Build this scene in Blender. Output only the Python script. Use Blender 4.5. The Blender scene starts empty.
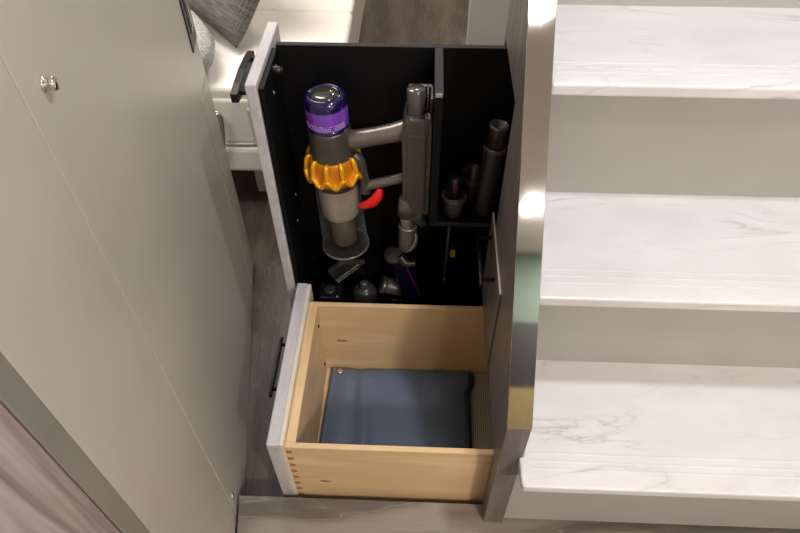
import bpy, bmesh, math, random
from mathutils import Vector, Matrix, Euler
random.seed(7)
sc = bpy.context.scene
COL = sc.collection

# ------------------------------------------------------------------ helpers
def S(c):
    """sRGB 0-255 triple to linear rgba"""
    o = []
    for v in c:
        v /= 255.0
        o.append(v/12.92 if v <= .04045 else ((v+.055)/1.055)**2.4)
    return (*o, 1.0)

def new_mat(name):
    m = bpy.data.materials.new(name); m.use_nodes = True
    nt = m.node_tree; nt.nodes.clear()
    out = nt.nodes.new('ShaderNodeOutputMaterial')
    b = nt.nodes.new('ShaderNodeBsdfPrincipled')
    nt.links.new(b.outputs[0], out.inputs[0])
    return m, nt, b

def N(nt, t, **kw):
    n = nt.nodes.new(t)
    for k, v in kw.items():
        if k.startswith('i_'): n.inputs[k[2:].replace('_', ' ')].default_value = v
        else: setattr(n, k, v)
    return n

def coords(nt, scale=(1, 1, 1), rot=(0, 0, 0), loc=(0, 0, 0)):
    tc = N(nt, 'ShaderNodeTexCoord'); mp = N(nt, 'ShaderNodeMapping')
    mp.inputs['Scale'].default_value = scale; mp.inputs['Rotation'].default_value = rot
    mp.inputs['Location'].default_value = loc
    nt.links.new(tc.outputs['Object'], mp.inputs['Vector'])
    return mp.outputs['Vector']

def ramp(nt, fac, stops):
    r = N(nt, 'ShaderNodeValToRGB')
    el = r.color_ramp.elements
    while len(el) > 1: el.remove(el[-1])
    el[0].position, el[0].color = stops[0]
    for p, c in stops[1:]:
        e = el.new(p); e.color = c
    nt.links.new(fac, r.inputs['Fac'])
    return r.outputs['Color']

def bump(nt, b, h, strength=.2, dist=.002):
    bp = N(nt, 'ShaderNodeBump'); bp.inputs['Strength'].default_value = strength
    bp.inputs['Distance'].default_value = dist
    nt.links.new(h, bp.inputs['Height']); nt.links.new(bp.outputs[0], b.inputs['Normal'])

def plain(name, c, rough=.5, metal=0., var=.06, nscale=40., coat=0., bump_s=0.):
    """slightly mottled procedural colour"""
    m, nt, b = new_mat(name)
    v = coords(nt)
    n = N(nt, 'ShaderNodeTexNoise'); n.inputs['Scale'].default_value = nscale; n.inputs['Detail'].default_value = 3
    nt.links.new(v, n.inputs['Vector'])
    c = S(c); lo = tuple(x*(1-var) for x in c[:3])+(1,); hi = tuple(min(1, x*(1+var)) for x in c[:3])+(1,)
    nt.links.new(ramp(nt, n.outputs['Fac'], [(.3, lo), (.7, hi)]), b.inputs['Base Color'])
    b.inputs['Roughness'].default_value = rough; b.inputs['Metallic'].default_value = metal
    b.inputs['Coat Weight'].default_value = coat
    if bump_s: bump(nt, b, n.outputs['Fac'], bump_s)
    return m

def wood(name, cols, stretch=(1, 12, 12), rings=10., nscale=1.6, rough=.45, fine=.35, rot=(0, 0, 0), vein=None, coat=0., loc=(0, 0, 0)):
    """grain running along the axis with the small stretch value"""
    m, nt, b = new_mat(name)
    v = coords(nt, stretch, rot, loc)
    n1 = N(nt, 'ShaderNodeTexNoise'); n1.inputs['Scale'].default_value = nscale; n1.inputs['Detail'].default_value = 3
    n1.inputs['Distortion'].default_value = .4
    nt.links.new(v, n1.inputs['Vector'])
    mul = N(nt, 'ShaderNodeMath', operation='MULTIPLY'); mul.inputs[1].default_value = rings
    nt.links.new(n1.outputs['Fac'], mul.inputs[0])
    sn = N(nt, 'ShaderNodeMath', operation='SINE'); nt.links.new(mul.outputs[0], sn.inputs[0])
    v2 = coords(nt, tuple(s*5 if s > 2 else s*2 for s in stretch), rot)
    n2 = N(nt, 'ShaderNodeTexNoise'); n2.inputs['Scale'].default_value = nscale*3; n2.inputs['Detail'].default_value = 4
    nt.links.new(v2, n2.inputs['Vector'])
    mr = N(nt, 'ShaderNodeMapRange'); mr.inputs['From Min'].default_value = -1; nt.links.new(sn.outputs[0], mr.inputs['Value'])
    mx = N(nt, 'ShaderNodeMix'); mx.data_type = 'FLOAT'; mx.inputs[0].default_value = fine
    nt.links.new(mr.outputs[0], mx.inputs[2]); nt.links.new(n2.outputs['Fac'], mx.inputs[3])
    col = ramp(nt, mx.outputs[0], [(i/(len(cols)-1)*.7+.15, S(c)) for i, c in enumerate(cols)])
    if vein:
        # thin pale lines that follow one contour of the ring field
        ab = N(nt, 'ShaderNodeMath', operation='ABSOLUTE')
        sn2 = N(nt, 'ShaderNodeMath', operation='SINE'); ml = N(nt, 'ShaderNodeMath', operation='MULTIPLY'); ml.inputs[1].default_value = rings*.55
        nt.links.new(n1.outputs['Fac'], ml.inputs[0]); nt.links.new(ml.outputs[0], sn2.inputs[0]); nt.links.new(sn2.outputs[0], ab.inputs[0])
        f = ramp(nt, ab.outputs[0], [(0, (vein[1],)*3+(1,)), (.05, (0, 0, 0, 1))])
        mc = N(nt, 'ShaderNodeMix'); mc.data_type = 'RGBA'; mc.inputs[7].default_value = S(vein[0])
        nt.links.new(f, mc.inputs[0]); nt.links.new(col, mc.inputs[6]); col = mc.outputs[2]
    nt.links.new(col, b.inputs['Base Color'])
    b.inputs['Roughness'].default_value = rough; b.inputs['Coat Weight'].default_value = coat
    bump(nt, b, mx.outputs[0], .08, .001)
    return m

def marble():
    m, nt, b = new_mat('white_marble_laminate')
    v = coords(nt, (1.2, 5.0, 5.0))
    n = N(nt, 'ShaderNodeTexNoise'); n.inputs['Scale'].default_value = 2.2; n.inputs['Detail'].default_value = 7; n.inputs['Distortion'].default_value = .6
    nt.links.new(v, n.inputs['Vector'])
    sub = N(nt, 'ShaderNodeMath', operation='SUBTRACT'); sub.inputs[1].default_value = .5
    ab = N(nt, 'ShaderNodeMath', operation='ABSOLUTE')
    nt.links.new(n.outputs['Fac'], sub.inputs[0]); nt.links.new(sub.outputs[0], ab.inputs[0])
    line = ramp(nt, ab.outputs[0], [(0, (1, 1, 1, 1)), (.012, (.25, .25, .25, 1)), (.05, (0, 0, 0, 1))])
    v2 = coords(nt, (1.5, 3, 3), loc=(3, 1, 0))
    n2 = N(nt, 'ShaderNodeTexNoise'); n2.inputs['Scale'].default_value = 3.0; n2.inputs['Detail'].default_value = 4
    nt.links.new(v2, n2.inputs['Vector'])
    msk = ramp(nt, n2.outputs['Fac'], [(.46, (0, 0, 0, 1)), (.68, (.8, .8, .8, 1))])
    mu = N(nt, 'ShaderNodeMix'); mu.data_type = 'RGBA'; mu.blend_type = 'MULTIPLY'; mu.inputs[0].default_value = 1
    nt.links.new(line, mu.inputs[6]); nt.links.new(msk, mu.inputs[7])
    base = ramp(nt, n2.outputs['Fac'], [(.3, S((216, 212, 211))), (.7, S((232, 229, 228)))])
    mc = N(nt, 'ShaderNodeMix'); mc.data_type = 'RGBA'; mc.inputs[7].default_value = S((168, 163, 160))
    nt.links.new(mu.outputs[2], mc.inputs[0]); nt.links.new(base, mc.inputs[6])
    nt.links.new(mc.outputs[2], b.inputs['Base Color'])
    b.inputs['Roughness'].default_value = .38
    return m

def metal(name, c, rough=.1, smudge=.06):
    m, nt, b = new_mat(name)
    v = coords(nt)
    n = N(nt, 'ShaderNodeTexNoise'); n.inputs['Scale'].default_value = 22; n.inputs['Detail'].default_value = 5
    nt.links.new(v, n.inputs['Vector'])
    mr = N(nt, 'ShaderNodeMapRange'); mr.inputs['From Min'].default_value = .35; mr.inputs['From Max'].default_value = .75
    mr.inputs['To Min'].default_value = rough; mr.inputs['To Max'].default_value = rough+smudge
    nt.links.new(n.outputs['Fac'], mr.inputs['Value']); nt.links.new(mr.outputs[0], b.inputs['Roughness'])
    b.inputs['Base Color'].default_value = S(c); b.inputs['Metallic'].default_value = 1
    return m

def weave(name, c1, c2, scale=260., rough=.9, rot=(0, 0, 0), streak=None):
    m, nt, b = new_mat(name)
    v = coords(nt, (1, 1, 1), rot)
    w1 = N(nt, 'ShaderNodeTexWave'); w1.inputs['Scale'].default_value = scale; w1.inputs['Distortion'].default_value = 2.; w1.inputs['Detail'].default_value = 2
    w2 = N(nt, 'ShaderNodeTexWave'); w2.bands_direction = 'Y'; w2.inputs['Scale'].default_value = scale; w2.inputs['Distortion'].default_value = 2.; w2.inputs['Detail'].default_value = 2
    nt.links.new(v, w1.inputs['Vector']); nt.links.new(v, w2.inputs['Vector'])
    mu = N(nt, 'ShaderNodeMath', operation='MULTIPLY')
    nt.links.new(w1.outputs['Fac'], mu.inputs[0]); nt.links.new(w2.outputs['Fac'], mu.inputs[1])
    fac = mu.outputs[0]
    if streak:
        vs = coords(nt, streak, rot)
        ns = N(nt, 'ShaderNodeTexNoise'); ns.inputs['Scale'].default_value = 6; ns.inputs['Detail'].default_value = 4
        nt.links.new(vs, ns.inputs['Vector'])
        mx = N(nt, 'ShaderNodeMix'); mx.data_type = 'FLOAT'; mx.inputs[0].default_value = .7
        nt.links.new(fac, mx.inputs[2]); nt.links.new(ns.outputs['Fac'], mx.inputs[3]); fac = mx.outputs[0]
    nt.links.new(ramp(nt, fac, [(.2, S(c1)), (.7, S(c2))]), b.inputs['Base Color'])
    b.inputs['Roughness'].default_value = rough
    bump(nt, b, fac, .4, .002)
    return m

def speckled(name, c1, c2):
    m, nt, b = new_mat(name)
    v = coords(nt)
    n = N(nt, 'ShaderNodeTexVoronoi'); n.inputs['Scale'].default_value = 260
    nt.links.new(v, n.inputs['Vector'])
    nt.links.new(ramp(nt, n.outputs['Distance'], [(.25, S(c1)), (.5, S(c2))]), b.inputs['Base Color'])
    b.inputs['Roughness'].default_value = .9
    bump(nt, b, n.outputs['Distance'], .5, .003)
    return m

def clear(name, tint, alpha=.25):
    """thin clear plastic: mostly see-through with sharp highlights"""
    m, nt, b = new_mat(name)
    out = [n for n in nt.nodes if n.type == 'OUTPUT_MATERIAL'][0]
    tr = N(nt, 'ShaderNodeBsdfTransparent'); tr.inputs[0].default_value = S(tint)
    b.inputs['Base Color'].default_value = S((150, 150, 150)); b.inputs['Roughness'].default_value = .06
    b.inputs['Specular IOR Level'].default_value = 1.0
    fr = N(nt, 'ShaderNodeLayerWeight'); fr.inputs[0].default_value = .5
    pw = N(nt, 'ShaderNodeMath', operation='POWER'); pw.inputs[1].default_value = 3
    nz = N(nt, 'ShaderNodeTexNoise'); nz.inputs['Scale'].default_value = 30
    nt.links.new(coords(nt), nz.inputs['Vector'])
    ad = N(nt, 'ShaderNodeMath', operation='MULTIPLY_ADD'); ad.inputs[1].default_value = .85
    mn = N(nt, 'ShaderNodeMath', operation='MULTIPLY'); mn.inputs[1].default_value = alpha
    nt.links.new(nz.outputs['Fac'], mn.inputs[0])
    nt.links.new(fr.outputs['Facing'], pw.inputs[0]); nt.links.new(pw.outputs[0], ad.inputs[0]); nt.links.new(mn.outputs[0], ad.inputs[2])
    mix = N(nt, 'ShaderNodeMixShader')
    nt.links.new(ad.outputs[0], mix.inputs[0]); nt.links.new(tr.outputs[0], mix.inputs[1]); nt.links.new(b.outputs[0], mix.inputs[2])
    nt.links.new(mix.outputs[0], out.inputs[0])
    return m

# --- geometry
def box(bm, x0, x1, y0, y1, z0, z1, bev=0., mat=0, M=None, seg=2):
    tmp = bmesh.new()
    bmesh.ops.create_cube(tmp, size=1)
    for v in tmp.verts:
        v.co = Vector(((x0+x1)/2+v.co.x*(x1-x0), (y0+y1)/2+v.co.y*(y1-y0), (z0+z1)/2+v.co.z*(z1-z0)))
    if bev: bmesh.ops.bevel(tmp, geom=tmp.edges[:], offset=bev, segments=seg, affect='EDGES', profile=.5)
    join(bm, tmp, mat, M)

def join(bm, tmp, mat=0, M=None):
    for f in tmp.faces: f.material_index = mat
    if M is not None: bmesh.ops.transform(tmp, matrix=M, verts=tmp.verts[:])
    me = bpy.data.meshes.new('t'); tmp.to_mesh(me); tmp.free()
    bm.from_mesh(me); bpy.data.meshes.remove(me)

def lathe(bm, prof, M=None, seg=40, mat=0, mod=None):
    """prof: list of (r, z) around local z; mod(i_profile, angle)->radius factor"""
    tmp = bmesh.new(); rings = []
    for i, (r, z) in enumerate(prof):
        if r < 1e-6: rings.append([tmp.verts.new((0, 0, z))]); continue
        ring = []
        for k in range(seg):
            a = 2*math.pi*k/seg; f = mod(i, a) if mod else 1
            ring.append(tmp.verts.new((r*f*math.cos(a), r*f*math.sin(a), z)))
        rings.append(ring)
    for a, b in zip(rings, rings[1:]):
        if len(a) == 1 and len(b) == 1: continue
        for k in range(seg):
            k2 = (k+1) % seg
            if len(a) == 1: tmp.faces.new((a[0], b[k2], b[k]))
            elif len(b) == 1: tmp.faces.new((a[k], a[k2], b[0]))
            else: tmp.faces.new((a[k], a[k2], b[k2], b[k]))
    bmesh.ops.recalc_face_normals(tmp, faces=tmp.faces[:])
    for f in tmp.faces: f.smooth = True
    join(bm, tmp, mat, M)

def prism(bm, poly, vec, mat=0, bev=0., M=None):
    tmp = bmesh.new()
    vs = [tmp.verts.new(p) for p in poly]
    f = tmp.faces.new(vs)
    r = bmesh.ops.extrude_face_region(tmp, geom=[f])
    bmesh.ops.translate(tmp, vec=Vector(vec), verts=[g for g in r['geom'] if isinstance(g, bmesh.types.BMVert)])
    bmesh.ops.recalc_face_normals(tmp, faces=tmp.faces[:])
    if bev: bmesh.ops.bevel(tmp, geom=tmp.edges[:], offset=bev, segments=2, affect='EDGES', profile=.5)
    join(bm, tmp, mat, M)

def axis_M(p, q):
    """matrix taking local z (0..length) onto p->q"""
    p, q = Vector(p), Vector(q); d = (q-p)
    return Matrix.Translation(p) @ d.to_track_quat('Z', 'Y').to_matrix().to_4x4(), d.length

def rod(bm, p, q, r0, r1=None, seg=20, mat=0, bev=.15):
    r1 = r0 if r1 is None else r1
    M, L = axis_M(p, q); e = min(r0, r1, L*.4)*bev
    lathe(bm, [(0, 0), (r0-e, 0), (r0, e), (r1, L-e), (r1-e, L), (0, L)], M, seg, mat)

def sweep(bm, pts, radii, seg=14, mat=0, flat=1.0):
    """tube along points (Catmull-Rom smoothed)"""
    P = [Vector(p) for p in pts]; n = len(P); out = []; rr = []
    for i in range(n-1):
        p0, p1, p2, p3 = P[max(i-1, 0)], P[i], P[i+1], P[min(i+2, n-1)]
        for s in range(6):
            t = s/6
            out.append(.5*((2*p1)+(-p0+p2)*t+(2*p0-5*p1+4*p2-p3)*t*t+(-p0+3*p1-3*p2+p3)*t**3)); rr.append(radii[i]*(1-t)+radii[i+1]*t)
    out.append(P[-1]); rr.append(radii[-1])
    tmp = bmesh.new(); rings = []; up = Vector((.13, 1, .21))
    for i, p in enumerate(out):
        d = (out[min(i+1, len(out)-1)]-out[max(i-1, 0)]).normalized()
        u = (up-d*up.dot(d)).normalized(); w = d.cross(u)
        rings.append([tmp.verts.new(p+rr[i]*(u*math.cos(2*math.pi*k/seg)*flat+w*math.sin(2*math.pi*k/seg))) for k in range(seg)])
    for a, b in zip(rings, rings[1:]):
        for k in range(seg): tmp.faces.new((a[k], a[(k+1) % seg], b[(k+1) % seg], b[k]))
    tmp.faces.new(rings[0][::-1]); tmp.faces.new(rings[-1])
    bmesh.ops.recalc_face_normals(tmp, faces=tmp.faces[:])
    for f in tmp.faces: f.smooth = len(f.verts) == 4
    join(bm, tmp, mat)

def obj(name, bm, mats, parent=None, label=None, smooth=False):
    me = bpy.data.meshes.new(name)
    if isinstance(bm, bmesh.types.BMesh):
        if smooth:
            for f in bm.faces: f.smooth = True
        bm.to_mesh(me); bm.free()
    for m in (mats if isinstance(mats, (list, tuple)) else [mats]): me.materials.append(m)
    o = bpy.data.objects.new(name, me); COL.objects.link(o)
    if parent is not None:
        o.parent = parent
        root = parent
        off = Vector((0, 0, 0))
        while root is not None:
            off += root.location; root = root.parent
        o.matrix_parent_inverse = Matrix.Identity(4)
        o.location = -off
    if label: o['label'] = label
    return o

def tag(o, label, cat, group=None):
    o['label'] = label; o['category'] = cat
    if group: o['group'] = group
    return o

def thing(name, label, cat, loc):
    o = bpy.data.objects.new(name, None); o.empty_display_size = .05
    COL.objects.link(o); o.location = loc
    return tag(o, label, cat)

def struct(name, bm, m, parent=None):
    o = obj(name, bm, m, parent)
    if parent is None: o['kind'] = 'structure'
    return o

BM = bmesh.new
T = Matrix.Translation
def R(a, ax): return Matrix.Rotation(math.radians(a), 4, ax)

# ------------------------------------------------------------------ materials
M_marble = marble()
M_riser = plain('greige_riser_paint', (176, 172, 166), .55, var=.03, nscale=6)
M_door = plain('greige_door_laminate', (178, 172, 162), .36, var=.04, nscale=4)
M_jamb = plain('satin_taupe_jamb', (134, 129, 121), .38, .15, var=.05, nscale=12)
M_steel = metal('polished_steel_trim', (186, 183, 178), .035, .03)
M_chrome = metal('chrome_hardware', (225, 222, 215), .08, .03)
M_stringer = wood('taupe_woodgrain_laminate', [(92, 84, 80), (122, 113, 108), (144, 135, 130)], (14, 9, 1.2), 9, 1.8, .42, .6)
M_front = wood('pale_grey_laminate', [(176, 168, 170), (196, 190, 192), (212, 208, 209)], (14, 3.0, 14), 6, 2.2, .42, .65)
M_wallwood = wood('mauve_grey_woodgrain', [(122, 108, 104), (152, 138, 134), (164, 151, 148), (172, 160, 158)], (9, 9, .7), 34, 1.3, .5, .5)
M_birch = wood('pale_birch_plywood', [(222, 186, 138), (236, 206, 162), (244, 220, 182)], (1.2, 9, 9), 9, 1.3, .42, .35, coat=.1)
M_birch_y = wood('pale_birch_plywood_along', [(220, 184, 136), (234, 204, 160), (242, 217, 178)], (9, 1.2, 9), 9, 1.3, .42, .35, coat=.1)
M_endgrain = plain('birch_end_grain', (172, 122, 74), .6, var=.15, nscale=120)
M_edge = plain('cream_edge_band', (226, 214, 196), .5, var=.03)
M_black = plain('black_interior_laminate', (9, 9, 10), .55, var=.15, nscale=30)
M_black.node_tree.nodes['Principled BSDF'].inputs['Specular IOR Level'].default_value = .22
M_blackedge = plain('charcoal_edge_band', (29, 28, 28), .7, var=.08)
M_handle = plain('oil_rubbed_bronze', (38, 34, 31), .34, .6, var=.1, nscale=80)
M_nickel = plain('warm_nickel_plastic', (124, 115, 106), .32, .6, var=.06, nscale=20)
M_nickel_d = plain('dark_nickel_plastic', (88, 81, 75), .36, .45, var=.06, nscale=20)
M_purple = plain('violet_filter_plastic', (128, 72, 190), .2, .15, var=.08, nscale=20, coat=.6)
M_indigo = plain('indigo_cap_plastic', (27, 18, 74), .14, .2, var=.1, nscale=20, coat=.9)
M_smoke = plain('smoky_cap_disc', (52, 54, 44), .16, .1, var=.1, coat=.8)
M_print = plain('pale_lilac_print', (205, 170, 225), .5)
M_amber = plain('deep_amber_plastic', (214, 128, 10), .3, .25, var=.1, nscale=25)
M_gold = plain('amber_gold_plastic', (252, 180, 24), .22, .35, var=.1, nscale=25, coat=.5)
M_shroud = plain('satin_steel_shroud', (190, 178, 160), .35, .35, var=.04, nscale=20)
M_mesh = plain('dark_mesh_shroud', (96, 84, 70), .42, .3, var=.2, nscale=300)
M_red = plain('red_trigger_plastic', (232, 24, 18), .25, var=.05, coat=.6)
M_bin = clear('clear_bin_plastic', (246, 246, 243), .03)
M_rim = plain('smoky_clear_rim', (120, 118, 112), .15, .2, coat=.5)
M_dkplastic = plain('charcoal_plastic', (52, 50, 48), .32, var=.1, nscale=30)
M_dkplastic2 = plain('soft_black_plastic', (24, 23, 24), .36, var=.1, nscale=30)
M_gloss = plain('glossy_dark_plastic', (84, 80, 76), .18, .2, var=.1, nscale=30, coat=.6)
M_navy = plain('midnight_blue_plastic', (16, 15, 44), .3, .3, var=.1, coat=.3)
M_magenta = plain('magenta_stripe', (84, 20, 52), .4)
M_burg = plain('dark_plum_button', (60, 20, 44), .25, coat=.5)
M_silver = plain('satin_silver_tube', (140, 134, 126), .35, .5, var=.04)
M_yellow = plain('yellow_sticker', (214, 196, 20), .5)
M_white = plain('white_print', (196, 194, 188), .5)
M_led = plain('pale_blue_lens', (215, 225, 255), .1, coat=1)
M_vinyl = plain('slate_blue_vinyl', (98, 112, 134), .36, var=.06, nscale=9, bump_s=.8)
M_vinyl_d = plain('dark_vinyl_edge', (34, 36, 42), .4)
M_liner = weave('taupe_woven_liner', (140, 130, 118), (232, 222, 208), 60)
M_leather = plain('ivory_leather', (236, 230, 220), .45, var=.02, nscale=90, bump_s=.05)
M_leather_s = plain('ivory_leather_welt', (206, 199, 188), .5, var=.03)
M_cush = weave('charcoal_woven_fabric', (52, 51, 48), (132, 130, 124), 60, streak=(3, 26, 3))
M_speck = speckled('speckled_fabric', (62, 60, 57), (188, 186, 180))
M_paint = plain('warm_white_paint', (214, 206, 196), .6, var=.02, nscale=5)
M_ceil = plain('white_ceiling', (232, 228, 222), .7, var=.02)
M_refl_green = plain('green_reflection_panel', (92, 110, 100), .5, var=.03)  # three invented panel colours, made for the steel trim to reflect
M_refl_dark = plain('dark_reflection_panel', (26, 24, 22), .5, var=.1)
M_refl_ochre = plain('ochre_reflection_panel', (150, 134, 88), .5, var=.08)

def floor_mat():
    m = wood('grey_stone_oak_floor', [(70, 62, 55), (96, 86, 77), (118, 107, 97)], (9, 1.5, 9), 12, 1.25, .42, .6, vein=((160, 150, 137), .22))
    return m
M_floor = floor_mat()
M_step = wood('grey_oak_step_board', [(96, 88, 80), (124, 114, 105), (146, 136, 126)], (1.6, 11, 11), 13, 1.3, .38, .35, vein=((172, 163, 152), .45))

# ------------------------------------------------------------------ camera
H = 1.45
pitch, roll, yaw, fpx = 0.8359311362645688, -0.0040954421150275686, -0.04183622881781661, 630.512257343867
fw = Vector((math.sin(yaw)*math.cos(pitch), math.cos(yaw)*math.cos(pitch), -math.sin(pitch)))
rt = Vector((math.cos(yaw), -math.sin(yaw), 0)); up = rt.cross(fw)
r_ = rt*math.cos(roll)+up*math.sin(roll); u_ = -rt*math.sin(roll)+up*math.cos(roll)
cam = bpy.data.cameras.new('camera'); co = bpy.data.objects.new('camera', cam); COL.objects.link(co)
co.matrix_world = Matrix(((r_.x, u_.x, -fw.x, 0), (r_.y, u_.y, -fw.y, 0), (r_.z, u_.z, -fw.z, H), (0, 0, 0, 1)))
cam.sensor_width = 36; cam.lens = fpx/800*36; cam.clip_start = .02
sc.camera = co

# ------------------------------------------------------------------ door plane frame
P0 = Vector((-.394, .49, 0)); tdir = Vector((-.16398347, .98646309, 0)); ndir = Vector((.98646309, .16398347, 0))
DM = Matrix(((tdir.x, ndir.x, 0, P0.x), (tdir.y, ndir.y, 0, P0.y), (0, 0, 1, 0), (0, 0, 0, 1)))   # local x along door, local y towards the stairs
def door_at(s, d, z): return DM @ Vector((s, d, z))

FL = -.10          # lower floor level
CEIL = 2.2
YS = .577          # edge of the raised step

# ------------------------------------------------------------------ room shell
bm = BM()
box(bm, -2.2, 1.9, YS-.002, 3.9, FL-.05, FL, mat=0)
box(bm, -2.2, 1.9, -2.6, YS-.002, FL-.05, FL-.002, mat=0)
struct('floor', bm, [M_floor])
bm = BM()
a = door_at(0.0+.085, .004, 0); b = door_at(-2.2, .004, 0)
poly = [(a.x, YS, FL), (b.x, -1.75, FL), (1.45, -1.75, FL), (1.45, YS, FL)]
prism(bm, poly, (0, 0, -FL), bev=.003)
o = struct('floor_step', bm, M_step); o.name = 'floor.001'
bm = BM(); box(bm, -2.2, 1.9, -2.6, 3.9, CEIL, CEIL+.05); struct('ceiling', bm, M_ceil)
bm = BM(); box(bm, 1.45, 1.55, -1.85, 3.8, FL, CEIL); struct('wall_right', bm, M_paint)
bm = BM(); box(bm, -2.2, 1.45, 3.8, 3.9, FL, CEIL); struct('wall_far', bm, M_paint)
bm = BM(); box(bm, -2.2, -2.1, -2.5, 3.8, FL, CEIL); struct('wall_side', bm, M_paint)
bm = BM(); box(bm, .158, 1.45, 2.2, 2.212, FL, 1.3, .004); struct('wall_back', bm, M_paint)
# rear wall; coloured panels added to tint reflections in the polished trim
bm = BM(); box(bm, -2.2, 1.45, -1.85, -1.75, FL, CEIL, mat=0)
box(bm, .1, 1.4, -1.75, -1.72, 1.72, 2.19, mat=1); box(bm, .1, 1.4, -1.75, -1.72, 1.32, 1.72, mat=2); box(bm, .1, 1.4, -1.75, -1.72, .95, 1.32, mat=3)
struct('wall_rear', bm, [M_paint, M_refl_green, M_refl_dark, M_refl_ochre])

# left: wood wall, metal jamb, greige jamb board, open door
def dbox(bm, s0, s1, d0, d1, z0, z1, bev=.002, mat=0): box(bm, s0, s1, d0, d1, z0, z1, bev, mat, DM)
bm = BM(); dbox(bm, -2.25, -.232, -.06, .004, FL, CEIL, .003); struct('wall_left', bm, M_wallwood)
bm = BM(); dbox(bm, -.228, -.192, -.06, .001, FL, CEIL, .003); struct('trim_1', bm, M_jamb)
bm = BM(); dbox(bm, -.191, .0445, -.045, 0, -.003, 2.0, .0015)
dbox(bm, -.191, .0445, -.045, -.0, 2.0, CEIL, .0015); struct('trim_2', bm, M_door)
door = bpy.data.objects.new('door_1', None); COL.objects.link(door); door.location = door_at(.48, -.02, FL); door['kind'] = 'structure'
bm = BM(); dbox(bm, .0475, .925, -.045, 0, FL+.004, 2.0, .0025); obj('door_panel', bm, M_door, door)
# slightly raised strip along the free edge
bm = BM(); dbox(bm, .80, .915, -.0005, .0025, FL+.03, .60, .001); obj('door_edge_strip', bm, M_door, door)
# catch knob high on the door
bm = BM()
MK = DM @ T((.1, 0, 1.077)) @ R(-90, 'X')
lathe(bm, [(0, 0), (.0085, 0), (.0085, .002), (.0045, .003), (.0045, .007), (.0075, .008), (.0085, .011), (.007, .014), (0, .015)], MK, 24)
obj('knob', bm, M_chrome, door)
bm = BM(); lathe(bm, [(0, 0), (.008, 0), (.008, .002), (.005, .0042), (0, .0048)], DM @ T((.066, 0, .05)) @ R(-90, 'X'), 20)
obj('screw', bm, M_chrome, door)
bm = BM(); dbox(bm, .845, .923, -.002, .003, .70, .92, .002, 0); dbox(bm, .868, .912, .002, .006, .735, .91, .002, 1); dbox(bm, .878, .884, .006, .0075, .745, .9, .0005, 2)
obj('latch', bm, [M_dkplastic2, M_gloss, M_chrome], door)

# ------------------------------------------------------------------ staircase
Y1, D, RI, R1, NO, TH = 0.54159, 0.21328, 0.28163, 0.33164, 0.0628, 0.0225
XS0, XS1, XR = .165, .207, 1.44
stairs = thing('staircase', 'white marble-look stair treads over plain greige risers, beside the polished steel trim', 'staircase', (.8, .7, 0))
for i in range(1, 5):
    y = Y1+(i-1)*D; zt = R1+(i-1)*RI; z0 = 0 if i == 1 else zt-RI
    bm = BM(); box(bm, XS1+.001, XR, y, y+.018, z0+(.014 if i == 1 else 0), zt-TH)
    if i == 1: box(bm, XS1+.001, XR, y+.012, y+.02, .001, .015)
    obj('riser', bm, M_riser, stairs)
    bm = BM(); x0 = XS1+.001
    tb = zt-TH
    if i == 1:   # the lowest tread wraps in front of the end post, with a cut corner
        poly = [(XS1+.001, y+D+.018, tb), (XS1+.001, y-.003, tb), (.200, y-.003, tb), (.200, y-NO+.008, tb), (.203, y-NO, tb), (XR, y-NO, tb), (XR, y+D+.018, tb)]
    else:
        poly = [(x0, y+D+.018, tb), (x0, y-NO, tb), (XR, y-NO, tb), (XR, y+D+.018, tb)]
    prism(bm, poly, (0, 0, TH), bev=.004)
    # two shallow tread grooves near the nose
    for q in (.035, .05, .066):
        box(bm, x0+.012, XR-.02, y-NO+q, y-NO+q+.003, zt-.0005, zt+.0009, .0004)
    obj('tread', bm, M_marble, stairs)

# ------------------------------------------------------------------ cabinet under the stairs
cab = thing('stair_cabinet', 'taupe woodgrain cabinet beside the stairs, its tall pull-out and low birch drawer standing open', 'cabinet', (.3, 1.0, 0))
ZT0, SL = .437, 1.235
def ztop(y): return ZT0+SL*(y-.54)
OA, OB, OZ = .975, 1.205, .815         # opening of the tall pull-out
LA, LB, LZ = .585, .985, .24           # opening of the low drawer
ye = 1.212
bm = BM()
pts = [(.54, 0), (.54, ztop(.54)), (ye, ztop(ye)), (ye, FL), (OB, FL), (OB, OZ), (OA, OZ), (OA, LZ), (LA, LZ), (LA, 0)]
prism(bm, [(XS0, y, z) for y, z in pts], (XS1-XS0, 0, 0))
obj('side_panel', bm, [M_stringer], cab)
# polished cap along the sloped top, with a returned lip
bm = BM()
d = Vector((0, 1, SL)).normalized(); nn = Vector((0, -SL, 1)).normalized()
p = Vector((XS0-.0012, .54, ztop(.54))); q = Vector((XS0-.0012, ye, ztop(ye)))
prism(bm, [p, q, q+nn*.003, p+nn*.003+Vector((0, -.0012, 0))], (XS1-XS0+.0024, 0, 0), bev=.0008)
obj('steel_cap', bm, M_steel, cab, 'polished steel strip')
bm = BM(); box(bm, XS0-.001, XS1, .536, .5402, 0.001, ztop(.54)+.001, .001)
obj('end_post', bm, M_stringer, cab)
# dark carcass behind the openings
bm = BM()
box(bm, .62, .63, .80, 1.28, FL, .55); box(bm, XS1+.001, .62, 1.16, 1.175, .87, .89) ; box(bm, XS1+.001, .62, 1.215, 1.225, FL, .87)
obj('carcass', bm, M_black, cab)
# closed upper drawer on the cabinet side
bm = BM(); box(bm, .1612, XS0-.0003, .79, 1.026, .245, .5005, .0008)
cd = obj('drawer', bm, M_stringer, cab, 'closed taupe drawer front with a dark bar handle')

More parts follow.
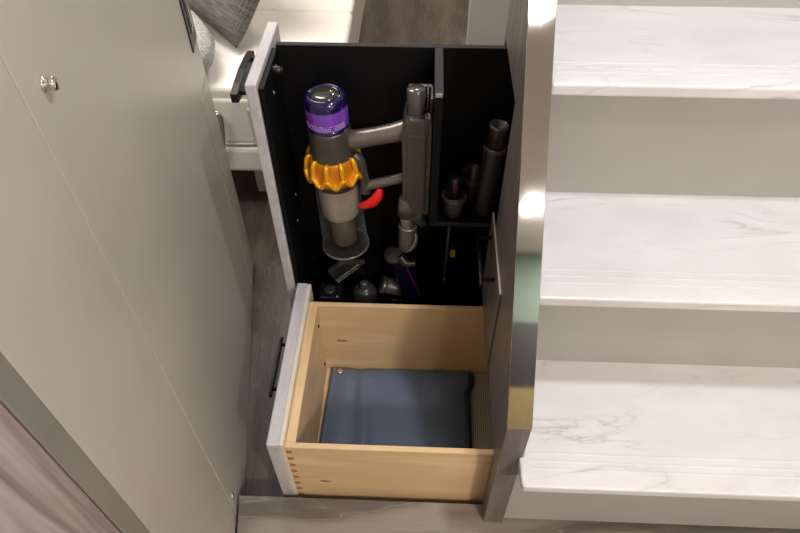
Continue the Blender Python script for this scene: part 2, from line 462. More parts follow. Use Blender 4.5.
bm = BM(); box(bm, .1609, XS0-.0005, .791, 1.025, .5006, .5016, .0003); obj('lit_edge', bm, M_edge, cd)  # cream strip paints in the light on the drawer's top edge
def bow_handle(p0, p1, out, wide, posts, name, parent, thick=.007, mat=None):
    """flat bar between p0 and p1 whose ends taper, on two round posts reaching -out back to the face"""
    bm = BM()
    p0, p1, out = Vector(p0), Vector(p1), Vector(out)
    L = (p1-p0).length; d = (p1-p0).normalized(); o = out.normalized(); w = d.cross(o)
    prof = [(0, .55), (.06, .62), (.2, .8), (.5, 1.0), (.8, .8), (.94, .62), (1, .55)]
    pts = [p0+d*(t*L)+w*(h*wide/2) for t, h in prof]+[p0+d*(t*L)-w*(h*wide/2) for t, h in reversed(prof)]
    pts = [q+o*(-thick/2) for q in pts]
    prism(bm, pts, o*thick, bev=.0015)
    for t in posts:
        c = p0+d*(t*L)
        rod(bm, c, c-out, .0045, seg=16)
    return obj(name, bm, mat or M_handle, parent)
bow_handle((.132, .845, .458), (.132, 1.015, .458), (-.0292, 0, 0), .026, (.12, .84), 'handle', cd)

# ---- low birch drawer, pulled out
bm = BM()
XL, XRt, YN, YF, ZB, ZTp = -.268, .40, .5925, .984, -.075, .221
tk = .0125
low = obj('drawer', BM(), M_birch, cab, 'open pale birch drawer with a grey laminate front')
# the bottom board is the drawer's own mesh, the four boards and the front are its children
bmb = BM(); box(bmb, XL+.002, XRt, YN+.002, YF-.002, ZB+.002, ZB+.012); bmb.to_mesh(low.data); bmb.free()
bm = BM(); box(bm, XL, XRt, YN, YN+tk, ZB, ZTp, .0015)
# dovetail tails showing on the near board beside the front
for k in range(9):
    z = ZB+.02+k*.031
    if z+.014 < ZTp-.004: prism(bm, [(XL+.0005, YN-.0004, z), (XL+.0135, YN-.0004, z+.003), (XL+.0135, YN-.0004, z+.012), (XL+.0005, YN-.0004, z+.015)], (0, .001, 0), mat=1)
# a knot and a small stain in the board
lathe(bm, [(0, 0), (.010, .0003), (0, .0006)], T((-.225+.03, YN-.0004, .06)) @ R(90, 'X') @ Matrix.Diagonal((1.4, .5, 1, 1)), 16, 1)
obj('side_board', bm, [M_birch, M_endgrain], low)
bm = BM(); box(bm, XL, XRt, YF-tk, YF, ZB, ZTp, .0015)
lathe(bm, [(0, 0), (.011, .0004), (0, .0008)], T((-.195, YF-tk, .075)) @ R(90, 'X') @ Matrix.Diagonal((1.3, .42, 1, 1)), 18, 1)
obj('side_board', bm, [M_birch, M_endgrain], low)
bm = BM(); box(bm, XL+.0003, XL+.0215, YN+tk, YF-tk, ZB, ZTp-.0005, .001); obj('front_board', bm, M_birch_y, low)
for yy, zz in ((.64, .02), (.945, .17), (.945, .0)):
    bm = BM(); lathe(bm, [(0, 0), (.0055, 0), (.005, .002), (.0015, .0028), (0, .0024)], T((XL+.0215, yy, zz)) @ R(90, 'Y'), 16)
    obj('screw', bm, M_handle, low)
bm = BM(); box(bm, -.304, -.277, .5875, 1.030, FL+.012, .238, .003); fp = obj('front_panel', bm, M_front, low, 'pale grey woodgrain laminate front')
bm = BM(); box(bm, -.2772, XL-.0002, .589, 1.028, FL+.014, .2365, .001); obj('panel_backing', bm, M_edge, low)
bow_handle((-.343, .765, .128), (-.343, .935, .128), (-.039, 0, 0), .024, (.12, .88), 'handle', low)

# ---- tall pull-out
tall = obj('pull_out_unit', BM(), M_black, cab, 'tall black-lined pull-out with a grey laminate front')
bmb = BM(); box(bmb, -.3017, .40, 1.048, 1.186, FL+.02, FL+.035); bmb.to_mesh(tall.data); bmb.free()
TZ = .80
bm = BM(); box(bm, -.336, -.3135, 1.036, 1.285, FL+.012, TZ, .003); obj('front_panel', bm, M_front, tall, 'pale grey woodgrain laminate front')
bm = BM(); box(bm, -.3133, -.302, 1.042, 1.198, FL+.016, TZ-.012, .001); obj('inner_side', bm, M_black, tall)
bm = BM(); box(bm, -.3018, .42, 1.186, 1.198, FL+.02, TZ, .0008, 0); box(bm, -.3018, .42, 1.1858, 1.1985, TZ-.0015, TZ+.0008, .0004, 1)
obj('back_panel', bm, [M_black, M_blackedge], tall)
bm = BM(); prism(bm, [(.0235, 1.015, TZ), (.0235, 1.1858, TZ), (.0235, 1.1858, .449), (.0235, 1.04, .449), (.0235, 1.015, .47)], (.0155, 0, 0), 0, .001); box(bm, .023, .0395, 1.0145, 1.185, TZ-.001, TZ+.001, .0005, 1)
box(bm, .0245, .038, 1.0125, 1.018, TZ-.005, TZ+.0025, .001, 2)  # chrome tip added as the highlight on the front top corner
obj('divider', bm, [M_black, M_blackedge, M_chrome], tall)
bm = BM(); box(bm, .024, .40, 1.045, 1.1858, .435, .4485, .001, 0); box(bm, .024, .40, 1.0435, 1.0455, .4365, .449, .0005, 1)
obj('shelf', bm, [M_black, M_blackedge], tall)
bm = BM(); rod(bm, (.073, 1.075, .435), (.069, 1.07, .225), .0032, .0026); rod(bm, (.069, 1.07, .226), (.069, 1.07, .20), .0045, .004)
obj('support_rod', bm, M_nickel_d, tall)
bm = BM(); rod(bm, (-.302, 1.13, .776), (-.284, 1.13, .776), .009, .0085); rod(bm, (-.284, 1.13, .776), (-.281, 1.13, .776), .006)
obj('bumper', bm, M_dkplastic2, tall)
for (xx, yy, zz) in ((-.3019, 1.113, .735), (-.3019, 1.162, .766), (-.3019, 1.15, .43), (-.3019, 1.126, .365)):
    bm = BM(); lathe(bm, [(0, 0), (.006, 0), (.0055, .002), (.002, .003), (0, .0025)], T((xx, yy, zz)) @ R(90, 'Y'), 18); obj('screw', bm, M_chrome, tall)
bow_handle((-.369, 1.062, .752), (-.369, 1.232, .752), (-.033, 0, 0), .034, (.13, .87), 'handle', tall, .015)
bm = BM(); box(bm, .088, .101, 1.1815, 1.186, .185, .21, .0005); obj('sticker', bm, M_yellow, tall, 'small yellow sticker')

# ------------------------------------------------------------------ cordless vacuum on the back of the pull-out
VY = 1.10
vac = thing('cordless_vacuum', 'cordless stick vacuum with purple cap, amber cyclone and clear bin, hung in the pull-out', 'vacuum cleaner', (-.19, VY, .32))
def ax(z): return -.195+(.6-z)*.035
lean = math.atan(.035)
def VM(z0): return T((ax(z0)+.003, VY, z0-.006)) @ Matrix.Rotation(-lean, 4, 'Y')
# clear bin (outer) and what is inside it
bm = BM(); L0 = .318
lathe(bm, [(.0, .0), (.054, .0), (.0585, .004), (.0585, .012), (.056, .02), (.0535, .12), (.051, .205)], VM(L0), 48)
binp = obj('dust_bin', bm, M_bin, vac, 'clear plastic bin')
bm = BM(); lathe(bm, [(.0575, 0), (.0597, .002), (.0597, .005), (.0575, .007)], VM(L0), 48); obj('bin_rim', bm, M_rim, binp)
bm = BM(); rod(bm, (ax(.42)+.054, VY-.02, .42), (ax(.33)+.060, VY-.018, .33), .004, .005); obj('bin_catch', bm, M_bin, binp)
bm = BM(); lathe(bm, [(0, 0), (.0285, 0), (.030, .003), (.030, .105), (0, .106)], VM(.335), 36)
for k in range(4): lathe(bm, [(.0302, 0), (.031, .001), (.0302, .002)], VM(.345+k*.022), 36)
obj('inner_mesh', bm, M_mesh, vac)
bm = BM(); lathe(bm, [(0, 0), (.042, 0), (.0435, .003), (.0445, .03), (.0455, .095), (.046, .10), (0, .10)], VM(.43), 48); obj('shroud', bm, M_shroud, vac, 'satin steel cylinder')
bm = BM(); lathe(bm, [(0, 0), (.050, 0), (.0515, .003), (.0515, .016), (.048, .02), (0, .02)], VM(.525), 48); obj('collar', bm, M_dkplastic, vac)
# amber cyclone pack: flared bowl with raised ribs and a scalloped lower rim
bm = BM()
tmp = BM()
seg = 130; NR = 11
prof = [(.048, .050), (.0505, .048), (.053, .036), (.0550, .024), (.0565, .014), (.0605, .010), (.0635, .003), (.063, -.004), (.058, -.009), (.05, -.011)]
rings = []
for i, (r, z) in enumerate(prof):
    ring = []
    for k in range(seg):
        a_ = 2*math.pi*k/seg; w_ = math.cos(a_*NR)
        rr, zz = r, z
        if i in (4, 5): zz += .0095*w_; rr += .0012*w_
        if i in (6, 7): zz += .006*w_; rr += .0015*w_
        ring.append(tmp.verts.new((rr*math.cos(a_), rr*math.sin(a_), zz)))
    rings.append(ring)
for A, B in zip(rings, rings[1:]):
    for k in range(seg): tmp.faces.new((A[k], A[(k+1) % seg], B[(k+1) % seg], B[k]))
bmesh.ops.recalc_face_normals(tmp, faces=tmp.faces[:])
for f in tmp.faces: f.smooth = True
join(bm, tmp, 0, VM(.555))
cyc = obj('cyclone', bm, M_amber, vac, 'amber gold cyclone ring')
for k in range(NR):
    a_ = 2*math.pi*k/NR
    bm = BM(); Mv = VM(.555)
    pr = [Mv @ Vector((r*math.cos(a_), r*math.sin(a_), z)) for r, z in ((.0475, .050), (.054, .050), (.0585, .042), (.0605, .030), (.0628, .020), (.0635, .012))]
    sweep(bm, pr, [.003, .005, .0058, .0058, .0054, .0035], 12)
    obj('cyclone_rib', bm, M_gold, cyc)
bm = BM(); Mv = VM(.555)
lp = [Mv @ Vector(((.0632+.001*math.cos(a_*NR))*math.cos(a_), (.0632+.001*math.cos(a_*NR))*math.sin(a_), .005+.0095*math.cos(a_*NR))) for a_ in [2*math.pi*k/78 for k in range(79)]]
sweep(bm, lp, [.0054]*79, 8)
obj('scalloped_rim', bm, M_gold, cyc)
# grey motor body
bm = BM(); lathe(bm, [(0, 0), (.049, 0), (.0485, .006), (.047, .03), (.0445, .070), (.0435, .076), (0, .076)], VM(.599), 48); obj('motor_body', bm, M_nickel_d, vac)
# filter cap
bm = BM(); lathe(bm, [(0, 0), (.0425, 0), (.0435, .003), (.0435, .014), (0, .014)], VM(.672), 48); flt = obj('filter_base', bm, M_indigo, vac)
bm = BM(); lathe(bm, [(0, 0), (.0437, 0), (.0442, .002), (.0442, .043), (.0437, .045), (0, .045)], VM(.684), 48)
flb = obj('filter_band', bm, M_purple, vac, 'violet band with small pale print')
bm = BM()
for j in range(3):    # rows of tiny print round the band
    z = .0045+j*.0048
    for k in range(26):
        a_ = math.radians(-150+k*4.6)
        if random.random() < .12: continue
        w_ = random.uniform(.0012, .0018)
        box(bm, -w_, w_, -.0002, .0002, -.0008, .0008, M=VM(.684) @ Matrix.Rotation(a_, 4, 'Z') @ T((.0444, 0, z+.0002*(k % 2))) @ R(90, 'Z'))
obj('print', bm, M_print, flb)
bm = BM(); lathe(bm, [(.0445, 0), (.0447, .004), (.0435, .014), (.040, .020), (.034, .023), (.031, .0235), (.0305, .020), (0, .020)], VM(.728), 48); fc = obj('filter_cap', bm, M_indigo, vac, 'glossy indigo cap')
bm = BM(); lathe(bm, [(.030, 0), (.028, .004), (.018, .006), (0, .0065)], VM(.747), 40); obj('cap_disc', bm, M_smoke, fc)
bm = BM(); lathe(bm, [(0, 0), (.0036, 0), (.0036, .0015), (.0015, .003), (0, .0032)], T((ax(.75)+.018, VY-.006, .7525)), 16); obj('cap_stud', bm, M_chrome, fc)
# arms to the handle tower
bm = BM(); sweep(bm, [(-.150, VY, .632), (-.138, VY-.005, .637), (-.10, VY-.006, .646), (-.06, VY-.006, .656), (-.028, VY-.004, .664)], [.023, .0205, .0195, .0205, .024], 20); obj('upper_arm', bm, M_nickel, vac)
bm = BM(); sweep(bm, [(-.147, VY-.01, .60), (-.134, VY-.012, .585), (-.128, VY-.012, .55), (-.123, VY-.01, .515), (-.125, VY-.01, .495)], [.013, .014, .012, .012, .0125], 14); obj('neck', bm, M_nickel_d, vac)
bm = BM(); sweep(bm, [(-.124, VY-.01, .513), (-.10, VY-.01, .520), (-.07, VY-.01, .529), (-.03, VY-.006, .539)], [.0125, .0115, .0115, .013], 16); obj('lower_arm', bm, M_nickel, vac)
bm = BM(); sweep(bm, [(-.140, VY-.02, .462), (-.129, VY-.024, .465), (-.110, VY-.026, .476), (-.096, VY-.024, .493), (-.090, VY-.02, .512)], [.005, .0105, .0135, .0125, .006], 14, flat=.7); obj('trigger', bm, M_red, vac)
# handle tower with battery
bm = BM()
prism(bm, [(-.040, VY-.045, .680), (-.034, VY-.045, .706), (-.022, VY-.045, .716), (.0228, VY-.045, .716), (.0228, VY-.045, .458), (-.016, VY-.045, .458), (-.038, VY-.045, .495)], (0, .085, 0), bev=.004)
tw = obj('handle_body', bm, M_nickel_d, vac)
bm = BM(); box(bm, -.029, .011, VY-.0475, VY-.043, .478, .680, .0015); obj('battery_cover', bm, M_nickel_d, tw)
bm = BM(); box(bm, .0150, .0218, VY-.047, VY-.043, .462, .708, .0015); obj('side_rail', bm, M_gloss, tw)
bm = BM(); rod(bm, (-.011, VY-.015, .700), (-.012, VY-.008, .766), .0195, .0195, 28); rod(bm, (-.011, VY-.015, .698), (-.011, VY-.015, .706), .0212, .0205, 28); obj('grip_end', bm, M_gloss, tw)
bm = BM(); box(bm, .0095, .0135, VY-.02, VY+.03, .695, .752, .0015); box(bm, .0165, .0225, VY-.025, VY+.03, .695, .752, .002); box(bm, -.028, .0225, VY+.018, VY+.03, .695, .752, .002); obj('dock_bracket', bm, M_nickel_d, tw)
bm = BM(); rod(bm, (-.010, VY-.035, .458), (.012, VY-.03, .415), .020, .010, 20); obj('battery_heel', bm, M_dkplastic, tw)
# hanging nozzle adaptor below the tower
bm = BM()
lathe(bm, [(0, .075), (.006, .072), (.008, .062), (.013, .056), (.0185, .046), (.020, .03), (.0205, .0), (0, 0)], T((-.030, VY-.03, .447)), 28)
nz = obj('nozzle_neck', bm, M_nickel, vac)
bm = BM(); rod(bm, (-.029, VY-.03, .400), (-.030, VY-.03, .444), .0135, .0145, 24); obj('nozzle_tube', bm, M_silver, nz)
bm = BM(); sweep(bm, [(-.026, VY-.03, .412), (-.026, VY-.03, .388), (-.029, VY-.03, .358), (-.035, VY-.03, .330)], [.0205, .022, .0205, .013], 22); obj('nozzle_tip', bm, M_nickel, nz)
bm = BM(); lathe(bm, [(.0195, 0), (.022, .001), (.022, .004), (.0195, .005)], T((-.026, VY-.03, .408)), 28); obj('nozzle_ring', bm, M_silver, nz)
bm = BM(); sweep(bm, [(-.007, VY-.046, .402), (-.006, VY-.049, .385), (-.010, VY-.050, .365), (-.019, VY-.048, .347), (-.030, VY-.044, .334)], [.002, .0042, .005, .0045, .002], 10); obj('nozzle_lip', bm, M_silver, nz)
# wall dock that carries it
bm = BM(); box(bm, -.03, .018, VY+.03, 1.1858, .40, .70, .003); obj('wall_dock', bm, M_dkplastic2, vac)
bm = BM(); box(bm, -.215, -.165, VY+.04, 1.1858, .60, .66, .003); obj('dock_clip', bm, M_dkplastic2, vac)

# ------------------------------------------------------------------ tools in the right compartment (on the shelf)
SZ = .4487
def ring_tool(name, label, x, y, parts):
    o = thing(name, label, 'vacuum attachment', (x, y, SZ)); return o
t = thing('brush_attachment', 'short dark vacuum brush attachment with a plum button, standing beside the divider', 'vacuum attachment', (.078, 1.085, SZ))
bm = BM(); lathe(bm, [(0, 0), (.020, 0), (.024, .004), (.0265, .035), (.028, .048), (.0285, .054), (.025, .0545), (.022, .046), (0, .044)], T((.078, 1.078, SZ)), 36); obj('cup', bm, M_gloss, t)
bm = BM(); lathe(bm, [(0, 0), (.018, 0), (.0175, .05), (.0165, .058), (.011, .064), (0, .065)], T((.077, 1.08, SZ+.04)), 30); obj('neck', bm, M_dkplastic2, t)
bm = BM(); box(bm, .071, .083, 1.059, 1.065, SZ+.076, SZ+.096, .002); obj('button', bm, M_burg, t)
bm = BM(); lathe(bm, [(.0185, 0), (.0205, .001), (.0205, .004), (.0185, .005)], T((.077, 1.08, SZ+.046)), 30); obj('neck_ring', bm, M_nickel, t)

t = thing('upholstery_attachment', 'dark open-mouthed vacuum attachment with a notched rim, between brush and tall tube', 'vacuum attachment', (.124, 1.13, SZ))
bm = BM()
def notch(i, a): return 1
tmp = BM(); seg = 40; rings = []
for i, (r, z) in enumerate([(.022, 0), (.0245, .004), (.027, .04), (.029, .074), (.029, .078), (.026, .076), (.022, .02), (0.001, .018)]):
    ring = []
    for k in range(seg):
        a_ = 2*math.pi*k/seg
        zz = z-(.012*max(0, math.cos(a_+1.2))**3 if i in (3, 4, 5) else 0)
        ring.append(tmp.verts.new((r*math.cos(a_), r*math.sin(a_), zz)))
    rings.append(ring)
for A, B in zip(rings, rings[1:]):
    for k in range(seg): tmp.faces.new((A[k], A[(k+1) % seg], B[(k+1) % seg], B[k]))
tmp.faces.new(rings[0][::-1])
bmesh.ops.recalc_face_normals(tmp, faces=tmp.faces[:])
for f in tmp.faces: f.smooth = True
join(bm, tmp, 0, T((.121, 1.132, SZ))); obj('cup', bm, M_dkplastic, t)
bm = BM(); lathe(bm, [(.0288, 0), (.030, .0012), (.0288, .0024)], T((.121, 1.132, SZ+.062)), 36); obj('rim', bm, M_nickel_d, t)

t = thing('crevice_tool', 'long dark grey crevice tool tube leaning against the cabinet opening', 'vacuum attachment', (.145, 1.09, SZ))
tA, tB = Vector((.147, 1.082, SZ+.002)), Vector((.1605, 1.095, .682))
Mt, Lt = axis_M(tA, tB)
bm = BM(); lathe(bm, [(0, 0), (.018, 0), (.0205, .003), (.0215, .06), (.022, .10), (.0225, .165), (.0225, .178), (.0, .178)], Mt, 32); obj('tube', bm, M_dkplastic, t)
bm = BM(); lathe(bm, [(.0225, 0), (.0255, .002), (.0255, .010), (.0225, .012)], Mt @ T((0, 0, .170)), 32); box(bm, -.006, .006, -.030, -.02, 0, .014, .002, 0, Mt @ T((0, 0, .168)) @ R(-40, 'Z')); obj('lock_ring', bm, M_gloss, t)
bm = BM(); lathe(bm, [(.0, .0), (.0185, 0), (.0185, Lt-.181), (.0195, Lt-.179), (.0195, Lt-.172), (.0165, Lt-.172), (.016, Lt-.195), (0, Lt-.196)], Mt @ T((0, 0, .172)), 32); obj('mouth', bm, M_gloss, t)
bm = BM(); box(bm, -.008, .008, -.0235, -.018, .02, .13, .002, 0, Mt @ R(-20, 'Z')); obj('rib_plate', bm, M_gloss, t)

# ------------------------------------------------------------------ tools lying at the foot of the pull-out
FZ = FL+.035
# flat tool leaning on the bin side, printed strip along its lower edge
t = thing('flat_tool', 'flat dark vacuum tool with a pale printed strip, tilted below the clear bin', 'vacuum attachment', (-.2, 1.13, FZ))
MT = T((-.182, 1.095, .205)) @ Matrix.Rotation(math.radians(-47), 4, 'Y') @ Matrix.Rotation(math.radians(28), 4, 'X')
bm = BM(); prism(bm, [(-.058, 0, -.012), (.058, 0, -.012), (.040, 0, .06), (-.012, 0, .06)], (0, .014, 0), 0, .003, MT); tb = obj('body', bm, M_dkplastic, t)
bm = BM(); rod(bm, MT @ Vector((.012, .012, .05)), Vector((-.14, 1.16, .14)), .012, .014, 16); rod(bm, Vector((-.215, 1.12, .15)), Vector((-.215, 1.12, FZ)), .011, .013, 16); obj('stem', bm, M_dkplastic2, t)
bm = BM()
for row in range(2):      # marks too small to read in the photo: short strokes
    x = -.052+row*.012
    while x < .034+row*.014:
        w_ = random.uniform(.002, .0042)
        zc = -.0045+row*.0115
        for st in range(random.choice((1, 2, 2, 3))):
            if random.random() < .5: box(bm, x, x+w_, -.0006, .0004, zc-.003+st*.0028, zc-.0022+st*.0028, M=MT)
            else: box(bm, x+st*.0011, x+st*.0011+.0008, -.0006, .0004, zc-.003, zc+.0032, M=MT)
        x += w_+random.uniform(.0012, .003)
obj('printed_strip', bm, M_white, tb)

t = thing('mini_motor_head', 'small black motorised vacuum head with a ribbed round housing, below the clear bin', 'vacuum attachment', (-.14, 1.11, FZ))
bm = BM()
prof = [(0, -.034)]
for k in range(13):
    a_ = -math.pi/2+math.pi*(k+1)/14; prof.append((.034*math.cos(a_)+(.0012 if k % 2 else 0), .034*math.sin(a_)))
prof.append((0, .034))
lathe(bm, prof, T((-.143, 1.10, .118)) @ R(-35, 'X'), 36); obj('housing', bm, M_dkplastic, t)
bm = BM(); lathe(bm, [(0, 0), (.013, 0), (.013, .008), (.010, .012), (.011, .016), (0, .018)], T((-.143, 1.098, .15)), 24); obj('cap', bm, M_gloss, t)
bm = BM(); box(bm, -.178, -.108, 1.055, 1.145, FZ, .10, .010); obj('base', bm, M_dkplastic2, t)

t = thing('square_head_tool', 'squat black square vacuum tool with a round cap, in the front corner of the pull-out', 'vacuum attachment', (-.24, 1.1, FZ))
bm = BM(); box(bm, -.262, -.204, 1.058, 1.112, FZ, .145, .004); obj('body', bm, M_dkplastic2, t)
bm = BM(); lathe(bm, [(0, 0), (.016, 0), (.017, .003), (.012, .005), (.006, .0045), (0, .006)], T((-.236, 1.088, .145)), 26); obj('cap', bm, M_dkplastic, t)
bm = BM(); lathe(bm, [(0, 0), (.004, 0), (.003, .002), (0, .0022)], T((-.213, 1.066, .145)), 12); obj('screw', bm, M_chrome, t)

t = thing('extension_wand', 'satin silver vacuum wand lying across the foot of the pull-out', 'vacuum wand', (-.05, 1.12, FZ))
bm = BM(); rod(bm, (-.096, 1.1215, .132), (.00, 1.126, .097), .023, .023, 28); obj('tube', bm, M_silver, t)
bm = BM(); rod(bm, (-.100, 1.121, .134), (-.088, 1.122, .128), .025, .025, 28); obj('collar', bm, M_nickel, t)
bm = BM(); box(bm, -.07, -.02, 1.10, 1.14, FZ, .092, .004); obj('rest', bm, M_dkplastic2, t)

t = thing('floor_head', 'midnight blue vacuum floor head with magenta stripe, standing below the handle tower', 'vacuum attachment', (.0, 1.08, FZ))
bm = BM(); sweep(bm, [(-.042, 1.105, .262), (-.036, 1.102, .225), (-.018, 1.09, .16), (.004, 1.08, .09), (.02, 1.075, FZ+.02)], [.020, .026, .029, .031, .030], 22); obj('body', bm, M_navy, t)
bm = BM(); sweep(bm, [(-.030, 1.078, .258), (-.012, 1.068, .215), (.008, 1.058, .165)], [.0022, .003, .002], 8); obj('stripe', bm, M_magenta, t)
bm = BM(); lathe(bm, [(0, 0), (.020, 0), (.025, .003), (.025, .010), (.02, .013), (0, .013)], T((-.062, 1.11, .262)) @ R(25, 'X') @ R(-12, 'Y'), 30); obj('swivel_disc', bm, M_dkplastic, t)
bm = BM(); sweep(bm, [(-.045, 1.095, .278), (-.03, 1.085, .262), (-.005, 1.085, .262)], [.010, .0115, .008], 14); obj('elbow', bm, M_dkplastic, t)
bm = BM(); box(bm, -.02, .085, 1.052, 1.13, FZ, FZ+.075, .012); obj('brush_housing', bm, M_dkplastic2, t)
bm = BM(); lathe(bm, [(0, 0), (.006, 0), (.005, .003), (0, .004)], T((.033, 1.0525, .052)) @ R(60, 'X'), 16); obj('lamp_lens', bm, M_led, t)

# ------------------------------------------------------------------ contents of the low drawer
ZI = ZB+.012
bm = BM(); box(bm, -.02, .39, YN+tk+.002, YF-tk-.002, ZI, ZI+.004, .0015)
tag(obj('drawer_liner', bm, M_liner), 'taupe woven mat lying flat on the bottom of the birch drawer', 'mat')
pouch = thing('vinyl_pouch', 'slate blue vinyl pouch with a snap, lying flat in the open birch drawer', 'pouch', (-.05, .79, ZI))
bm = BM()
nx, ny = 44, 34
x0, x1, y0, y1 = -.244, .158, YN+tk+.006, YF-tk-.004
def pz(u, v):
    edge = min(u, 1-u, v, 1-v)
    h = .008+.020*min(1, edge/.12)**.7
    # soft folds: one across near the left end, creases at the corners
    h += .011*math.exp(-((u-.27-.03*math.sin(v*5))/.035)**2)*math.sin(math.pi*v)**.5 if 0 < v < 1 else 0
    h -= .005*math.exp(-((u-.2)/.05)**2)
    h += .009*math.sin(9*u+5*v)*math.exp(-((u-.1)**2+(v-.75)**2)/.02)
    h += .007*math.sin(14*u-11*v)*math.exp(-((u-.12)**2+(v-.2)**2)/.02)
    h += .0012*math.sin(6*u+3*v)
    return h
grid = []
tmp = BM()
for j in range(ny+1):
    row = []
    for i in range(nx+1):
        u, v = i/nx, j/ny
        xr = x1-.012*math.exp(-((v-.80)/.10)**2)*0+(.012 if v > .80 else 0)*min(1, (v-.80)/.06 if v > .8 else 0)-.012
        x = x0+.010*(v)+(xr-x0-.010*v)*u
        row.append(tmp.verts.new((x, y0+(y1-y0)*v, ZI+.0045+pz(u, v))))
    grid.append(row)
for j in range(ny):
    for i in range(nx): tmp.faces.new((grid[j][i], grid[j][i+1], grid[j+1][i+1], grid[j+1][i])).smooth = True
bd = [e for e in tmp.edges if e.is_boundary]
r = bmesh.ops.extrude_edge_only(tmp, edges=bd)
for v in [g for g in r['geom'] if isinstance(g, bmesh.types.BMVert)]: v.co.z = ZI+.0045
bmesh.ops.recalc_face_normals(tmp, faces=tmp.faces[:])
join(bm, tmp); pb = obj('body', bm, M_vinyl, pouch)
bm = BM(); e = []
for j in range(0, ny+1, 3):
    v = j/ny; xr = x1+(.012*min(1, (v-.80)/.06) if v > .8 else 0)-.012
    e.append((xr-.004, y0+(y1-y0)*v, ZI+.016))
sweep(bm, e, [.009]*len(e), 12); obj('zipped_edge', bm, M_vinyl_d, pouch)
bm = BM(); sx, sy = -.207, y1-.018
lathe(bm, [(0, 0), (.008, 0), (.008, .0015), (.006, .003), (.003, .0022), (0, .0022)], T((sx, sy, ZI+.0045+pz((sx-x0)/(x1-x0), .95))), 22); obj('snap', bm, M_chrome, pouch)
bm = BM()
for j in range(40):
    v = (j+.5)/40; x = x0+.010*v+.012
    box(bm, x-.0004, x+.0004, y0+(y1-y0)*v-.0022, y0+(y1-y0)*v+.0022, ZI+.0045+pz(.03, v)-.001, ZI+.0045+pz(.03, v)+.0006)
obj('stitching', bm, M_white, pouch)

# ------------------------------------------------------------------ sofa with cushions
sofa = thing('sofa', 'ivory leather sofa with welted front panel, beyond the open door', 'sofa', (-1.0, 2.2, FL))
SY, STOP, SXR = 1.597, .438, -.244
bm = BM(); box(bm, -1.85, SXR, SY, 2.085, STOP-.20, STOP, .018, seg=4); obj('seat_cushion', bm, M_leather, sofa)
bm = BM(); box(bm, -1.85, SXR-.002, 2.087, 3.1, STOP-.20, STOP+.002, .016, seg=4); obj('seat_cushion', bm, M_leather, sofa)
bm = BM(); box(bm, -1.84, SXR-.15, SY+.012, 3.1, .135, STOP-.17, .02, seg=3); obj('frame', bm, M_leather, sofa)
bm = BM(); box(bm, -1.2, -.50, SY-.006, SY+.03, .242, STOP-.035, .012, seg=3); fpn = obj('front_panel', bm, M_leather, sofa)
bm = BM()
zt_, zb_, xr_ = STOP-.045, .242, -.515
sweep(bm, [(-1.15, SY-.006, zb_), (-.9, SY-.006, zb_), (xr_-.03, SY-.006, zb_), (xr_-.006, SY-.006, zb_+.012), (xr_, SY-.006, zb_+.04), (xr_-.004, SY-.006, zt_-.02)], [.0045]*6, 10); obj('welt', bm, M_leather_s, fpn)
bm = BM(); box(bm, -1.84, SXR-.15, SY-.012, SY+.05, .13, .232, .018, seg=3); obj('lower_panel', bm, M_leather, sofa)
for xx in (-.52, -1.7):
    bm = BM(); box(bm, xx-.08, xx+.08, 1.752, 1.85, FL, .136, .008); obj('foot', bm, M_leather_s, sofa)
bm = BM(); sweep(bm, [(-.70, SY-.02, .33), (-.645, SY-.03, .36), (-.612, SY-.032, .372), (-.598, SY-.032, .355), (-.604, SY-.03, .30), (-.618, SY-.028, .23), (-.632, SY-.02, .16)], [.009]*7, 14); obj('recline_bar', bm, M_chrome, sofa)

def cushion(name, label, size, thick, M, mat, rounded=False):
    bm = BM(); tmp = BM(); n = 26
    for side in (1, -1):
        g = []
        for j in range(n+1):
            row = []
            for i in range(n+1):
                u, v = i/n*2-1, j/n*2-1
                pin = 1-.07*(1-abs(u))*abs(v)**3*0
                x = u*(1-.07*(1-u*u)*0-.06*(1-v*v)*abs(u)**4*1.0); y = v*(1-.06*(1-u*u)*abs(v)**4)
                if rounded:
                    q = 1-.22*abs(u*v)**2
                    x, y = u*q*(1-.01*v*v), v*q
                h = ((1-u**4)*(1-v**4))**.6*(1+.05*math.sin(3*u+2*v)+.04*math.sin(5*v-u))
                row.append(tmp.verts.new((x*size/2, y*size/2, side*thick/2*h)))
            g.append(row)
        for j in range(n):
            for i in range(n):
                f = (g[j][i], g[j][i+1], g[j+1][i+1], g[j+1][i])
                tmp.faces.new(f if side > 0 else f[::-1]).smooth = True
    bmesh.ops.remove_doubles(tmp, verts=tmp.verts[:], dist=1e-5)
    join(bm, tmp, 0)
    o = tag(obj(name, bm, mat), label, 'cushion'); o.matrix_world = M
    return o
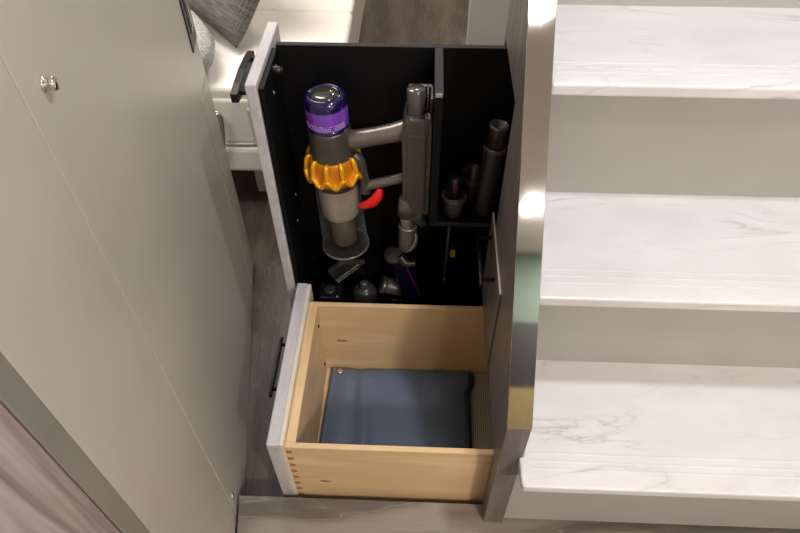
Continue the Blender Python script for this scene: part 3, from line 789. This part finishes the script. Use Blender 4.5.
# corner of the charcoal cushion points at the camera
c = Vector((-.578, 1.790, .468)); ea = Vector((-.168, .173, 0)).normalized(); eb = Vector((.069, .067, .12)).normalized()
nz_ = eb.cross(ea).normalized()*1.0
nz_ = nz_ if nz_.z > 0 else -nz_
eb = (eb-ea*eb.dot(ea)).normalized()
ctr = c+(ea+eb)*.21
CM = Matrix(((ea.x, eb.x, nz_.x, ctr.x), (ea.y, eb.y, nz_.y, ctr.y), (ea.z, eb.z, nz_.z, ctr.z), (0, 0, 0, 1)))
cushion('throw_cushion', 'charcoal woven square cushion with one corner pointing out over the seat', .44, .13, CM, M_cush)
SM = T((-.832, 1.686, STOP+.0735)) @ R(-61+90, 'Z')
cushion('throw_cushion', 'black and white speckled cushion, partly hidden behind the greige door', .42, .13, SM, M_speck, True)

# ------------------------------------------------------------------ light
def lamp(name, loc, power, col, size=.10, spread=180, target=None):
    l = bpy.data.lights.new(name, 'AREA'); l.shape = 'DISK'; l.size = size; l.energy = power; l.color = col; l.spread = math.radians(spread)
    o = bpy.data.objects.new(name, l); COL.objects.link(o); o.location = loc
    return o
WARM = (1, .95, .90); COOL = (.90, .95, 1.0)
lamp('ceiling_or_fill_light', (.43, .07, CEIL-.01), 3, WARM, .12)
lamp('ceiling_or_fill_light', (.62, -1.21, CEIL-.01), 5, WARM, .10)
lamp('ceiling_or_fill_light', (1.10, -1.30, CEIL-.01), 38, WARM, .22)
lamp('ceiling_or_fill_light', (.48, .62, CEIL-.01), 12, COOL, .12)
lamp('ceiling_or_fill_light', (-.9, 2.0, CEIL-.01), 28, WARM, .95)
lamp('ceiling_or_fill_light', (-1.05, .75, CEIL-.01), 14, WARM, .70)  # unseen fill lamp, added to brighten the sofa front
lamp('ceiling_or_fill_light', (.0, 2.7, CEIL-.01), 9, WARM, .20)

w = bpy.data.worlds.new('world'); sc.world = w; w.use_nodes = True
w.node_tree.nodes['Background'].inputs[0].default_value = (.9, .93, 1, 1); w.node_tree.nodes['Background'].inputs[1].default_value = .25
sc.view_settings.view_transform = 'Standard'; sc.view_settings.look = 'None'; sc.view_settings.exposure = .1
